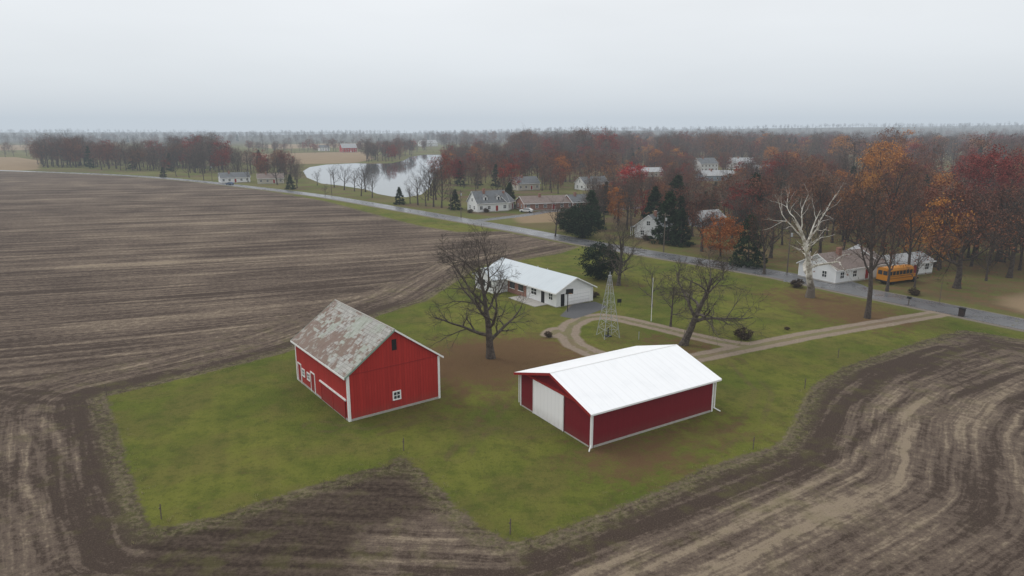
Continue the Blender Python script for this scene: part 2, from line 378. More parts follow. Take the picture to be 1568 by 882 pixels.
def place(name,me,px,py,h=None,base=None,rz=None,w=1.0):
    o=bpy.data.objects.new(name,me); x,y=G(px,py); o.location=(x,y,0)
    s=1 if h is None else h/base
    o.scale=(s*w,s*w,s); o.rotation_euler=(0,0,random.random()*6.28 if rz is None else rz); link(o); return o
def crown(seed,h,rad,nc,nl,ls,cb=.28,mats=None,trunk=.25,name='x',cl=.24,shape='round'):
    T=TreeB(seed); rr=T.r
    sp=[(9,.5,50,.3,.05,.05),(6,.5,45,.2,.06,.15),(3,.5,40,.2,.05,.18),(0,0,0,0,.05,.18)] if shape=='round' else [(8,.3,70,.2,0,.02),(0,0,0,0,0,.1)]
    T.grow(Vector((0,0,-.3)),Vector((0,0,1)),h*.82,trunk,0,sp)
    rg=np.random.default_rng(seed); pts=[]
    for i in range(nc):
        while True:
            q=rg.uniform(-1,1,3); l=np.linalg.norm(q)
            if .35<l<1: break
        if shape=='round': c=np.array([q[0]*rad,q[1]*rad,h*(cb+(1-cb)*(q[2]*.5+.5)*.94)])
        else:
            t=rg.random()**1.3; rr_=rad*(1-t)**.8; an=rg.random()*6.28; k=rg.uniform(.5,1)
            c=np.array([math.cos(an)*rr_*k,math.sin(an)*rr_*k,h*(cb+(1-cb)*t)])
        sz=rad*cl*rg.uniform(.5,1.3)*(1 if shape=='round' else .75)
        pts+=(c+rg.normal(size=(nl,3))*np.array([sz,sz,sz*.7])*.6).tolist()
    pts=[p for p in pts if p[2]<h*1.04 and p[2]>h*cb*.4]
    T.leaves(pts,ls,1)
    return T.mesh(name,mats)
# ---- woods templates
tc=bpy.data.collections.new('woods_templates'); TN=[]
def tmpl(me):
    o=bpy.data.objects.new('woods_tree_%02d'%len(TN),me); tc.objects.link(o); TN.append(o); return len(TN)-1
IDX={'bare':[],'grey':[],'rust':[],'orange':[],'maroon':[],'green':[]}
for k in range(3): IDX['bare'].append(tmpl(bare(100+k,18,.3,SPEC_L,'wb',M['bark_dark'],.7)))
for k in range(4): IDX['grey'].append(tmpl(crown(200+k,18,(5.2,4.2,6,4.8)[k],60,32,.165,.22,[M['bark_dark'],M['L_grey']],.26,'wg',.30)))
for k in range(3): IDX['rust'].append(tmpl(crown(300+k,18,(5.6,4.6,6.2)[k],60,42,.21,.18,[M['bark_dark'],M['L_rust']],.28,'wr',.28)))
for k in range(2): IDX['orange'].append(tmpl(crown(400+k,16,5,60,40,.24,.22,[M['bark_dark'],M['L_orange']],.25,'wo',.27)))
for k in range(2): IDX['maroon'].append(tmpl(crown(500+k,17,5.4,65,44,.24,.2,[M['bark_dark'],M['L_maroon']],.25,'wm',.27)))
for k in range(2): IDX['green'].append(tmpl(crown(600+k,14,3.6,90,40,.26,.05,[M['bark_dark'],M['L_green']],.22,'we',.2,'cone')))
def scatter(name,coll,pts,idx,scl,rot):
    n=len(pts); me=bpy.data.meshes.new(name); me.from_pydata([tuple(map(float,p)) for p in pts],[],[])
    for nm,ty,arr in (('idx','INT',idx),('scl','FLOAT',scl),('rz','FLOAT',rot)):
        a=me.attributes.new(nm,ty,'POINT'); a.data.foreach_set('value',np.array(arr,dtype=np.int32 if ty=='INT' else np.float32))
    o=bpy.data.objects.new(name,me); link(o)
    g=bpy.data.node_groups.new(name+'_nodes','GeometryNodeTree')
    g.interface.new_socket('Geometry',in_out='INPUT',socket_type='NodeSocketGeometry')
    g.interface.new_socket('Geometry',in_out='OUTPUT',socket_type='NodeSocketGeometry')
    N=g.nodes; Lk=g.links
    gi=N.new('NodeGroupInput'); go=N.new('NodeGroupOutput'); ip=N.new('GeometryNodeInstanceOnPoints')
    ci=N.new('GeometryNodeCollectionInfo'); ci.inputs[0].default_value=coll; ci.inputs[1].default_value=True; ci.inputs[2].default_value=True
    def na(nm,ty):
        q=N.new('GeometryNodeInputNamedAttribute'); q.data_type=ty; q.inputs[0].default_value=nm; return q.outputs[0]
    Lk.new(gi.outputs[0],ip.inputs['Points']); Lk.new(ci.outputs[0],ip.inputs['Instance'])
    ip.inputs['Pick Instance'].default_value=True
    Lk.new(na('idx','INT'),ip.inputs['Instance Index'])
    cx=N.new('ShaderNodeCombineXYZ'); Lk.new(na('rz','FLOAT'),cx.inputs[2])
    er=N.new('FunctionNodeEulerToRotation'); Lk.new(cx.outputs[0],er.inputs[0]); Lk.new(er.outputs[0],ip.inputs['Rotation'])
    Lk.new(na('scl','FLOAT'),ip.inputs['Scale']); Lk.new(ip.outputs[0],go.inputs[0])
    md=o.modifiers.new('scatter','NODES'); md.node_group=g; return o
clear=[]   # (x,y,r) kept free of woods
def inpoly_pts(poly,n):
    P=np.array(poly); lo=P.min(0); hi=P.max(0)
    q=rng.uniform(lo,hi,(n*8,2)); q=q[sdf(q,poly)<0][:n]; return q
WP=[]
def woods(polypx,n,hr,pal):
    poly=GP(polypx)
    q=inpoly_pts(poly,n)
    keep=(sdf(q,pondp)>5)&(np.abs(linedist(q,road))>9)
    for x,y in q[keep]:
        if any((x-a)**2+(y-b)**2<c*c for a,b,c in clear): continue
        pm=dict(pal); s_=math.sin(x/37+1.3)*math.sin(y/45+.4)
        if 'rust' in pm: pm['rust']*=1+1.2*s_
        k=random.choices(list(pm),[max(v,.01) for v in pm.values()])[0]
        hh=random.triangular(hr[0],hr[1],hr[0]*.5+hr[1]*.5)*(1+.18*math.sin(x/23+y/31))
        WP.append((x,y,0,random.choice(IDX[k]),hh/17.0,random.random()*6.28))

# ------------------------------------------------------------ BUILDINGS
b=Bld('red_barn',G(535,646),R(36.5),10.0,14.2,4.65,8.2,M['barn_red'],M['slate'],.35,.25,.16)
b.corners(M['white'],.2); b.rake(M['white'],.35,.25,.2,sides=(1,),th=.16); b.rake(M['green_trim'],.35,.25,.2,sides=(0,),key='green_rake',th=.16); b.fascia(M['white'],.35,.25,.2,th=.16)
b.on('foundation',M['conc'],'y0',.2,9.8,-.2,.22,.0,.05); b.on('foundation',M['conc'],'x0',.2,14.0,-.2,.2,.0,.05)
b.win('y0',4.75,5.4,1.15,1.85,.13)
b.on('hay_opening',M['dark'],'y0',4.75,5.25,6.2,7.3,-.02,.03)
b.on('gable_band',M['door_red'],'y0',.25,9.75,4.6,4.68,0,.03)
b.on('sliding_door',M['door_red'],'x0',.7,6.8,.12,1.95,.03,.09); b.on('door_track',M['white'],'x0',.4,7.1,1.98,2.12,.0,.13)
for a in (.7,3.7,6.7): b.on('door_edge_boards',M['barn_red'],'x0',a-.06,a+.06,.1,1.94,.09,.12)
b.door('x0',8.7,9.7,2.15,M['door_red'],.13); b.door('x0',12.75,13.6,2.1,M['door_red'],.13)
b.win('x0',10.2,10.8,1.1,1.75,.12); b.win('x0',11.7,12.3,1.1,1.75,.12)
b.g('ridge_cap',M['conc']).tube((5,-.25,8.33),(5,14.45,8.33),.09,n=6)
b.done(); clear.append((-15,66,14))
lx,ly=G(797,620)
b=Bld('red_pole_barn',(lx,ly),R(-58.0),11.4,15.2,3.45,5.15,M['pole_red'],M['white_roof'],.45,.5,.12)
b.corners(M['white'],.16); b.fascia(M['white'],.45,.5,.16,th=.12); b.rake(M['door_red'],.45,.5,.26,ends=(0,),key='red_rake',th=.12); b.rake(M['white'],.45,.5,.15,ends=(1,),th=.12)
b.on('sliding_door',M['door_white'],'y0',2.5,7.3,.05,3.55,.04,.1)
b.on('door_track',M['door_red'],'y0',1.2,9.6,3.58,3.78,.0,.16)
b.on('door_edge_boards',M['white'],'y0',2.4,2.5,.02,3.57,.03,.12); b.on('door_edge_boards',M['white'],'y0',7.3,7.4,.02,3.57,.03,.12)
b.on('skirt_board',M['conc'],'x1',.25,14.95,-.1,.2,.0,.04); b.on('skirt_board',M['conc'],'y0',.25,2.3,-.1,.12,.0,.04); b.on('skirt_board',M['conc'],'y0',7.5,11.1,-.1,.12,.0,.04)
P=b.g('downspouts',M['white'])
for yy,sg in ((-.12,-1),(15.3,1)):
    P.box(11.48,11.58,yy-.05,yy+.05,.35,3.3); P.tube((11.53,yy,.4),(11.9,yy+sg*.5,.06),.06)
    P.tube((11.53,yy,3.25),(11.85,yy,3.42),.05)
P.tube((-.1,-.12,.3),(-.1,-.12,3.3),.05)
P=b.g('ridge_cap',M['white']); P.tube((5.7,-.5,5.15+.08),(5.7,15.7,5.15+.08),.08,n=6)
b.done()
hx,hy=G(852,471)
b=Bld('white_ranch_house',(hx,hy),R(35),7.6,20.5,2.5,4.35,M['white_siding'],M['house_roof'],.5,.4,.12)
b.fascia(M['white'],.5,.4,.2,th=.12); b.rake(M['white'],.5,.4,.2,th=.12)
b.door('y0',2.3,6.9,2.15,M['door_white'],.1,'garage_door')
for zz in (.55,1.05,1.6): b.on('garage_door_panels',M['galv'],'y0',2.3,6.9,zz,zz+.03,.03,.04)
b.on('house_lamps',M['black'],'y0',1.8,1.95,1.9,2.1,0,.12); b.door('y0',.8,1.6,2.05,M['dark'],.06)
b.win('x0',1.0,1.9,1.0,2.0); b.door('x0',3.0,3.95,2.05,M['dark']); b.win('x0',5.2,6.6,1.0,2.0)
b.on('brick_front',M['brick'],'x0',8.0,13.4,0,2.3,.0,.05)
for a in (8.8,11.3): b.on('front_windows',M['glass'],'x0',a,a+1.4,.9,2.0,.05,.08); b.on('front_window_sills',M['white'],'x0',a-.1,a+1.5,.8,.9,.05,.12); b.on('front_window_sills',M['white'],'x0',a-.1,a+1.5,2.0,2.1,.05,.12)
P=b.g('wing_walls',M['white_siding']); 
P.add([(-3,13.5,-.2),(-3,19.2,-.2),(-3,19.2,2.5),(-3,16.35,3.95),(-3,13.5,2.5),(-.01,13.5,-.2),(-.01,19.2,-.2),(3,19.2,2.5),(3,16.35,3.95),(3,13.5,2.5),(-.01,13.5,2.5),(-.01,19.2,2.5)],
      [(0,4,3,2,1),(0,5,10,4),(1,2,11,6),(4,9,8,3),(2,3,8,7)])
P=b.g('wing_roof',M['house_roof']); sl=(3.95-2.5)/2.85
for s_,ye in ((-1,13.5-.4),(1,19.2+.4)):
    P.add([(-3.4,ye,2.5-.4*sl+.02),(-3.4,16.35,3.97),(3.2,16.35,3.97),(3.2,ye,2.5-.4*sl+.02),(-3.4,ye,2.5-.4*sl+.14),(-3.4,16.35,4.09),(3.2,16.35,4.09),(3.2,ye,2.5-.4*sl+.14)],
      [(0,1,2,3),(4,7,6,5),(0,4,5,1),(1,5,6,2),(2,6,7,3),(3,7,4,0)])
P=b.g('wing_windows',M['glass'])
for a in (14.1,16.0,17.6): P.box(-3.04,-3.0,a,a+.9,.9,2.0)
P=b.g('roof_vents',M['galv']); P.tube((5.2,9,3.5),(5.2,9,4.2),.08); P.tube((5.4,12,3.4),(5.4,12,4.1),.12)
P=b.g('patio',M['conc']); P.box(-2.6,-.06,2.2,9.5,-.1,.1)
P=b.g('foundation',M['conc']); P.box(-.03,7.63,-.03,20.53,-.2,.12)
b.done(); clear.append((5,112,14))
def house(name,px,py,ang,W,L,eave,ridge,wm,rm,chim=True,dormers=0,garage=False,porch=False,view=1.0):
    x,y=G(px,py); b=Bld(name,(x,y),R(ang),W,L,eave,ridge,M[wm],M[rm],.4,.3,.14)
    b.fascia(M['white'],.4,.3,.18); b.rake(M['white'],.4,.3,.18); b.corners(M['white'],.12)
    n=max(2,int(L//3)); two=eave>4
    for pl in ('x0','x1'):
        for i in range(n):
            a=(i+.5)*L/n-.5
            if i==n//2: b.door(pl,a,a+.95,2.05,M['door_red'] if wm!='barn_red' else M['white'])
            else: b.win(pl,a,a+1.0,.95,2.05)
            if two: b.win(pl,a,a+1.0,3.4,4.5)
    if garage: b.door('y0',W*.2,W*.2+min(4.6,W*.6),2.1,M['door_white'],.1,'garage_door')
    else:
        for a in (W*.22,W*.65): b.win('y0',a,a+.9,.95,2.05)
    if ridge-eave>2.4: b.win('y0',W/2-.45,W/2+.45,eave+.3,eave+1.3)
    for i in range(dormers):
        yy=L*(i+.7)/(dormers+.4); P=b.g('dormer_walls',M[wm]); zb=eave+.5; zt=eave+1.9
        for sd in (0,1):
            xo=.7 if sd==0 else W-.7; xi=W/2
            P.add([(xo,yy-.7,zb-.3),(xo,yy+.7,zb-.3),(xo,yy+.7,zt),(xo,yy,zt+.6),(xo,yy-.7,zt),(xi,yy-.7,zb),(xi,yy+.7,zb),(xi,yy+.7,zt),(xi,yy,zt+.6),(xi,yy-.7,zt)],
                  [(0,1,2,3,4),(0,4,9,5),(1,6,7,2)])
            Q=b.g('dormer_roofs',M[rm]); xx=xo-.2 if sd==0 else xo+.2
            for e in (-1,1): Q.add([(xx,yy+e*.9,zt-.15),(xx,yy,zt+.64),(xi,yy,zt+.64),(xi,yy+e*.9,zt-.15),(xx,yy+e*.9,zt-.05),(xx,yy,zt+.74),(xi,yy,zt+.74),(xi,yy+e*.9,zt-.05)],[(0,1,2,3),(4,7,6,5),(0,4,5,1),(1,5,6,2),(3,2,6,7),(0,3,7,4)])
            g=b.g('dormer_windows',M['glass']); xa,xb=sorted((xo-.03 if sd==0 else xo+.03,xo)); g.box(xa,xb,yy-.35,yy+.35,zb+.2,zt-.15)
    if chim: P=b.g('chimney',M['brick']); P.box(W*.55,W*.55+.7,L*.3,L*.3+.8,ridge-1,ridge+1.0)
    if porch:
        P=b.g('porch_roof',M[rm]); P.box(-2.2,-.42,L*.25,L*.75,2.3,2.45); Q=b.g('porch_posts',M['white'])
        for i in range(4): yy=L*(.26+.16*i); Q.box(-2.1,-1.98,yy,yy+.12,0,2.3)
    b.g('foundation',M['conc']).box(-.05,W+.05,-.05,L+.05,-.2,.25)
    b.done(); c=Vector((W/2,L/2,0)); c.rotate(Matrix.Rotation(R(ang),3,'Z')); cx,cy=x+c.x,y+c.y; m=max(W,L)
    clear.append((cx,cy,m*.62))
    d=math.hypot(cx,cy); ux,uy=-cx/d,-cy/d      # open yard on the street side
    k=1
    while k<=3*view: clear.append((cx+ux*m*.9*k,cy+uy*m*.9*k,m*.55)); k+=1
house('white_cape_house',716,322,-62,8,12,3.2,6.8,'white_siding','grey_roof',True,2)
house('white_cottage',752,322,-20,6,7,3.0,5.6,'white_siding','grey_roof')
house('brick_ranch_house',790,319,-72,9,22,2.6,4.6,'brick','tan_roof',True,0,False,True)
house('white_farmhouse',972,364,-30,7,9,3.2,6,'white_siding','grey_roof',True,0,False,True)
house('white_bungalow',1222,423,-62,8,14,2.7,4.9,'white_siding','tan_roof',True)
house('white_garage',1290,420,-20,6.5,8,2.6,4.7,'white_siding','light_roof',False,0,True)
house('white_shed',1330,416,-66,6,10,2.5,3.7,'white_siding','light_roof',False)
house('grey_shed',1052,345,-60,6,9,2.6,4.4,'blue_siding','light_roof',False)
house('white_two_storey_house',1058,262,-65,10,15,5.5,9,'white_siding','grey_roof',view=3)
house('white_suburban_house',1112,258,-80,10,18,4.6,8,'white_siding','light_roof',view=3)
house('grey_suburban_house',1065,276,-75,9,20,3.2,5.6,'blue_siding','light_roof',view=2)
house('cream_suburban_house',1142,266,-70,9,20,3.2,5.6,'cream_siding','light_roof',view=2)
house('white_roofed_house',950,270,-80,9,24,3.2,5.4,'cream_siding','light_roof',view=2)
house('cream_cabin',1432,335,-70,8,16,3,5.6,'cream_siding','light_roof',view=1.6)
house('lakeside_house',335,279,-60,8,15,2.8,5.2,'white_siding','grey_roof')
house('tan_lakeside_house',395,280,-70,8,13,2.8,5,'cream_siding','tan_roof')
house('cream_lake_house',780,290,-60,8,12,3.2,6,'cream_siding','grey_roof')
house('white_lake_house',880,290,-60,8,14,3.2,6,'white_siding','grey_roof')
house('red_barn',520,233,-60,12,20,6,11,'barn_red','light_roof',False)
house('white_distant_farmhouse',487,231,-60,9,14,5,8,'white_siding','grey_roof',False)
house('white_distant_barn',640,224,-50,14,34,6,11,'white_siding','light_roof',False)
house('white_distant_barn',225,232,-70,12,26,5,9,'white_siding','light_roof',False)
house('red_brick_house',860,318,-60,7,8,2.6,4.8,'brick','grey_roof')

# ------------------------------------------------------------ small structures
wx,wy=G(931,515)
e=empty('windmill_tower',(wx,wy,0),R(20)); P=Part(); hb,ht,hh=1.15,.12,8.4
def leg(i,t):
    sx,sy=((1,1),(-1,1),(-1,-1),(1,-1))[i%4]; w=hb+(ht-hb)*t; return (sx*w,sy*w,hh*t)
for i in range(4): P.tube(leg(i,-.02),leg(i,1),.045,.03,4)
for k in range(7):
    t0=k/7; t1=(k+1)/7
    for i in range(4):
        P.tube(leg(i,t1),leg(i+1,t1),.02,n=3); P.tube(leg(i,t0),leg(i+1,t1),.013,n=3); P.tube(leg(i+1,t0),leg(i,t1),.013,n=3)
P.obj('lattice_frame',M['galv'],e)
P=Part(); P.tube((0,0,hh-.3),(0,0,hh+.5),.05); P.box(-.18,.18,-.18,.18,hh-.02,hh+.04); P.obj('tower_head',M['galv'],e)
P=Part(); P.tube((0,0,0),(0,0,1.2),.09); P.tube((0,0,.9),(.4,0,.75),.04); P.box(-.4,.4,-.4,.4,-.05,.12); P.obj('well_pump',M['black'],e)
def pole(name,px,py,h,r,mat,cross=True,ang=0):
    x,y=G(px,py); e=empty(name,(x,y,0),R(ang)); P=Part(); P.tube((0,0,-.2),(0,0,h),r,r*.7,8); P.obj('pole',mat,e)
    if cross:
        P=Part(); P.box(-1.1,1.1,-.06+.16,.06+.16,h-.6,h-.48)
        for q in (-1,-.4,.4,1): P.tube((q,.16,h-.48),(q,.16,h-.3),.05)
        P.obj('crossarm',mat,e)
        P=Part(); P.tube((.3,0,h-1.8),(.3,0,h-1.1),.2,n=10); P.obj('transformer',M['galv'],e)
for px,py,h in ((706,334,9),(508,298,9),(1016,386,9),(325,277,9),(1205,418,9)): pole('utility_pole',px,py,h,.14,M['wood'],True,-50)
pole('flag_pole',997,492,6.5,.05,M['white'],False); pole('lamp_post',1438,466,3.6,.05,M['wood'],False)
x,y=G(869,477); e=empty('basketball_hoop',(x,y,0),R(200)); P=Part(); P.tube((0,0,-.1),(0,0,2.8),.06); P.tube((0,0,2.7),(0,.6,3.1),.05); P.obj('pole',M['black'],e)
P=Part(); P.box(-.6,.6,.6,.64,2.9,3.7); P.obj('backboard',M['black'],e)
P=Part()
for i in range(12):
    a,c=2*math.pi*i/12,2*math.pi*(i+1)/12; P.tube((.23*math.cos(a),.9+.23*math.sin(a),3.05),(.23*math.cos(c),.9+.23*math.sin(c),3.05),.015,n=4)
P.obj('rim',M['yellow'],e)
def mailbox(px,py,mat):
    x,y=G(px,py); e=empty('mailbox',(x,y,0),R(40)); P=Part(); P.box(-.06,.06,-.06,.06,-.1,1.05); P.obj('post',M['wood'],e)
    P=Part(); n=8; vs=[]
    for yy in (-.3,.3):
        vs+=[(-.16,yy,1.05),(.16,yy,1.05)]+[(.16*math.cos(math.pi*i/n),yy,1.25+.16*math.sin(math.pi*i/n)) for i in range(n+1)]
    m=n+3; P.add(vs,[tuple(range(m))[::-1],tuple(range(m,2*m))]+[(i,(i+1)%m,m+(i+1)%m,m+i) for i in range(m)]); P.obj('box',mat,e)
mailbox(1391,467,M['black']); 
x,y=G(1472,484); e=empty('brick_mailbox_pillar',(x,y,0),R(40)); P=Part(); P.box(-.35,.35,-.35,.35,-.1,1.2); P.obj('pillar',simple('dark_brick',(.05,.035,.032)),e); P=Part(); P.box(-.42,.42,-.42,.42,1.2,1.3); P.box(-.2,.2,-.43,-.352,.8,1.1); P.obj('cap',M['black'],e)
for px,py in ((247,795),(163,605),(618,690),(781,818),(1153,688),(1283,548),(1232,595)):
    x,y=G(px,py); e=empty('fence_post',(x,y,0),random.random()); P=Part(); P.tube((0,0,-.2),(.04,0,1.15),.045,.04,6); P.tube((.04,0,1.15),(.04,0,1.2),.04,.02,6); P.obj('post',M['wood'],e)
    P=Part(); P.box(-.07,.07,-.025,.025,.8,.92); P.obj('cross_cleat',M['wood'],e)
x,y=G(948,468); e=empty('yard_sign',(x,y,0),R(10)); P=Part(); P.tube((-.25,0,0),(-.25,0,1),.03); P.tube((.25,0,0),(.25,0,1),.03); P.obj('posts',M['black'],e); P=Part(); P.box(-.35,.35,-.05,-.03,.5,1.1); P.obj('panel',M['black'],e)
x,y=G(978,520); e=empty('marker_post',(x,y,0)); P=Part(); P.tube((0,0,0),(0,0,1.1),.04); P.tube((0,0,1.0),(0,0,1.12),.06,.02); P.obj('post',M['galv'],e)
def bus(px,py,ang):
    x,y=G(px,py); e=empty('school_bus',(x,y,0),R(ang))
    prof=[(-1.2,.55),(1.2,.55),(1.22,1.3),(1.2,2.6),(.95,2.95),(.5,3.05),(-.5,3.05),(-.95,2.95),(-1.2,2.6),(-1.22,1.3)]
    P=Part(); n=len(prof)
    P.add([(-4.0,a,b) for a,b in prof]+[(2.6,a,b) for a,b in prof],[tuple(range(n))[::-1],tuple(range(n,2*n))]+[(i,(i+1)%n,n+(i+1)%n,n+i) for i in range(n)])
    P.add([(2.6,-1.05,.55),(2.6,1.05,.55),(2.6,1.05,1.75),(2.6,-1.05,1.75),(4.2,-.9,.55),(4.2,.9,.55),(4.1,.85,1.45),(4.1,-.85,1.45)],[(4,5,6,7),(3,2,6,7)[::-1],(0,3,7,4),(1,5,6,2),(0,4,5,1)])
    P.obj('body',M['yellow'],e)
    P=Part()
    for s in (-1,1):
        for i in range(7): P.box(-3.8+i*.88,-3.1+i*.88,*sorted((s*1.2,s*1.235)),1.75,2.45)
    P.box(2.59,2.64,-1.0,1.0,1.85,2.6)
    for q in (-.95,.1): P.box(-4.03,-3.99,q,q+.85,1.75,2.5)
    P.obj('windows',M['glass'],e)
    P=Part()
    for s in (-1,1):
        for z in (1.1,1.5): P.box(-3.9,2.5,*sorted((s*1.2,s*1.245)),z,z+.06)
    P.box(4.2,4.35,-1.1,1.1,.5,.75); P.box(-4.15,-4.01,-1.15,1.15,.5,.75); P.obj('rub_rails_and_bumpers',M['black'],e)
    P=Part()
    for xx in (-2.5,3.2):
        for s in (-1,1): P.tube((xx,s*.85,.5),(xx,s*1.18,.5),.5,n=16)
    P.obj('wheels',M['tyre'],e)
bus(1373,432,24)
def car(px,py,ang,mat,name='parked_car'):
    x,y=G(px,py); e=empty(name,(x,y,0),R(ang))
    prof=[(-2.2,.35),(2.2,.35),(2.25,.7),(2.1,.9),(1.1,1.0),(.4,1.45),(-1.2,1.48),(-1.9,1.0),(-2.25,.9)]
    P=Part(); n=len(prof)
    P.add([(a,-.88 if b<1.1 else -.68,b) for a,b in prof]+[(a,.88 if b<1.1 else .68,b) for a,b in prof],[tuple(range(n)),tuple(range(n,2*n))[::-1]]+[(i,n+i,n+(i+1)%n,(i+1)%n) for i in range(n)])
    P.obj('body',mat,e)
    P=Part()
    for s in (-1,1):
        k=s*.02; P.add([(.95,s*.87+k,1.02),(.38,s*.70+k,1.4),(-1.15,s*.70+k,1.42),(-1.7,s*.87+k,1.02)],[(0,1,2,3)])
    P.add([(1.1,-.8,1.03),(1.1,.8,1.03),(.45,.62,1.45),(.45,-.62,1.45)],[(0,1,2,3)]); P.obj('windows',M['glass'],e)
    P=Part()
    for xx in (-1.4,1.4):
        for s in (-1,1): P.tube((xx,s*.68,.33),(xx,s*.9,.33),.33,n=14)
    P.obj('wheels',M['tyre'],e)
car(806,325,160,simple('white_paint',(.7,.7,.7),.35,.05)); car(352,283,150,simple('blue_paint',(.06,.1,.18),.35,.05))

# ------------------------------------------------------------ individual trees
place('bare_maple_tree',m_big,752,548,16.8,17,.6,1.08)
place('bare_walnut_tree',m_mid,1045,528,13.5,14,0,1.0)
place('sycamore_tree',m_syc,1240,455,21.5,22,.3,1.0)
place('tall_oak_tree',m_dark,1328,487,21.5,21,1.1,.95)
place('spreading_oak_tree',m_wide,1465,441,15,15,2.0,1.15)
place('bare_tree',m_big,947,437,13,17,2.2)
place('bare_tree',m_small,1027,500,9,10); place('bare_tree',m_small,998,470,8,10); place('bare_tree',m_small2,850,362,11,12)
place('bare_tree',m_dark,1390,425,17,21,3,.95); place('bare_tree',m_wide,1530,400,19,15,1); place('bare_tree',m_dark,1290,400,16,21,4)
for px,py,h in ((1180,395,13),(1075,385,12),(1200,350,17),(1120,372,12),(1060,362,13),(960,345,11),(985,335,12),(925,345,10),(1140,360,14),(1030,325,12),(1170,420,10),(905,322,11),(1255,392,14),(1420,400,17),(1490,395,18),(1545,425,15),(1350,385,17),(1358,446,10),(1400,440,11),(1440,412,16),(1510,430,14),(1235,400,12),(1310,402,15)):
    place('bare_tree',random.choice((m_big,m_dark,m_small2,m_wide)),px,py,h,16)
for px,py,h in ((512,287,11),(527,291,12),(543,293,12),(553,300,11),(570,303,10),(560,294,13),(628,312,10),(640,314,12),(652,316,12),(664,317,13),(676,318,12),(661,300,15),(668,306,14),(655,307,12),(486,284,10),(498,300,6),(690,322,11),(760,312,12),(775,316,12),(250,272,10),(270,270,9),(290,272,11),(365,276,12),(410,280,12),(425,283,14),(440,286,13),(455,288,14),(312,276,12),(350,274,12),(380,279,11)):
    place('shoreline_tree',random.choice((m_small,m_small2)),px,py,h,11,w=1.2)
me_ev=crown(71,7,3.6,150,60,.15,.02,[M['bark_dark'],M['L_green']],.25,'spruce_round',.2)
me_co=crown(72,11,3.4,150,50,.2,.03,[M['bark_dark'],M['L_green']],.22,'spruce_cone',.2,'cone')
place('yew_tree',me_ev,920,427,7.4,7); place('evergreen_tree',me_ev,893,364,9.5,7); place('evergreen_tree',me_ev,873,356,7.5,7)
for px,py,h in ((1022,372,12.5),(1042,376,9),(1000,352,12),(1145,407,10.5),(1152,345,15),(612,313,6.5),(697,321,7),(780,318,9),(1035,338,14),(905,352,11),(445,290,7),(250,271,6)): place('spruce_tree',me_co,px,py,h,11,w=1.15)
me_rd=crown(82,12,5,90,60,.2,.2,[M['bark_dark'],M['L_red']],.2,'red_tree',.24)
me_cb=crown(85,9,4.4,90,60,.17,.1,[M['bark_dark'],leafmat('copper_foliage',[(.28,.09,.03),(.32,.12,.04)])],.2,'copper_tree',.24)
place('copper_beech_tree',me_cb,1103,393,9.5,9); place('red_maple_tree',me_rd,968,300,15,12)
me_o2=crown(83,20,6,100,60,.22,.3,[M['bark_dark'],M['L_orange']],.3,'orange_tree_b',.24)
me_m2=crown(84,22,7,120,66,.24,.2,[M['bark_dark'],M['L_maroon']],.3,'maroon_tree_b',.24)
place('orange_oak_tree',me_o2,1345,318,25,20); place('orange_oak_tree',me_o2,1322,350,17,20,w=.8); place('orange_oak_tree',me_o2,1180,262,18,20); place('orange_oak_tree',me_o2,1250,300,15,20)
for px,py,h in ((1505,350,24),(1545,330,22),(700,285,15),(1480,300,20),(1380,300,17),(1210,300,16),(405,272,13)): place('maroon_oak_tree',me_m2,px,py,h,22)
me_bu=crown(91,1.5,.9,40,40,.09,.0,[M['bark_dark'],M['L_bush']],.05,'bush',.3)
for px,py,h in ((1138,519,1.6),(840,516,.8),(1205,505,.5),(1220,440,1.6),(910,455,1.1),(1305,428,1.5),(1260,428,1.2),(745,325,1.5),(720,326,1.4),(990,368,1.6),(1400,452,1.3)):
    place('bush',me_bu,px,py,h,1.5,w=1.15)

# ------------------------------------------------------------ woods
P0={'bare':4,'grey':5,'rust':4,'maroon':.8,'green':.15}
P1={'bare':3.5,'grey':5,'rust':4.5,'maroon':1.0,'orange':.3,'green':.6}
P2={'bare':3,'grey':5.5,'rust':4.5,'maroon':1.5,'orange':1.3,'green':.9}
woods([(55,256),(200,262),(330,266),(345,256),(300,250),(60,247)],240,(9,27),P0)
woods([(320,266),(385,268),(400,258),(345,256)],24,(9,17),P0)
woods([(395,276),(470,282),(462,262),(400,262)],26,(9,16),P1)
woods([(562,250),(618,247),(625,240),(640,236),(600,236),(560,241)],60,(12,20),P0)
woods([(668,296),(760,300),(880,296),(940,300),(930,262),(870,243),(692,243),(682,262)],380,(10,19),P1)
woods([(780,255),(940,262),(940,238),(790,235)],180,(15,29),P1)
woods([(930,310),(1100,320),(1110,285),(1040,280),(930,285)],75,(8,15),P1)
woods([(870,345),(1090,380),(1090,320),(930,305)],60,(8,13),P2)
woods([(930,285),(1300,300),(1300,262),(930,255)],340,(8,16),P2)
woods([(930,255),(1300,262),(1300,226),(930,226)],650,(13,26),P2)
woods([(1300,300),(1850,305),(1800,225),(1300,226)],680,(12,27),P2)
woods([(1090,350),(1180,385),(1400,392),(1640,415),(1640,300),(1090,290)],290,(9,18),P2)
woods([(1400,412),(1640,432),(1640,380),(1400,385)],24,(9,16),P2)
woods([(660,228),(1900,229),(2000,214),(660,214)],1150,(12,26),{'bare':1,'grey':6,'rust':4,'green':.6})
woods([(-500,226),(660,226),(660,214),(-600,214)],380,(12,21),{'bare':1,'grey':6,'rust':3,'green':.3})
woods([(-400,240),(60,243),(60,232),(-400,231)],45,(10,17),P0)
woods([(380,236),(660,233),(660,228),(380,228)],110,(9,17),P0)
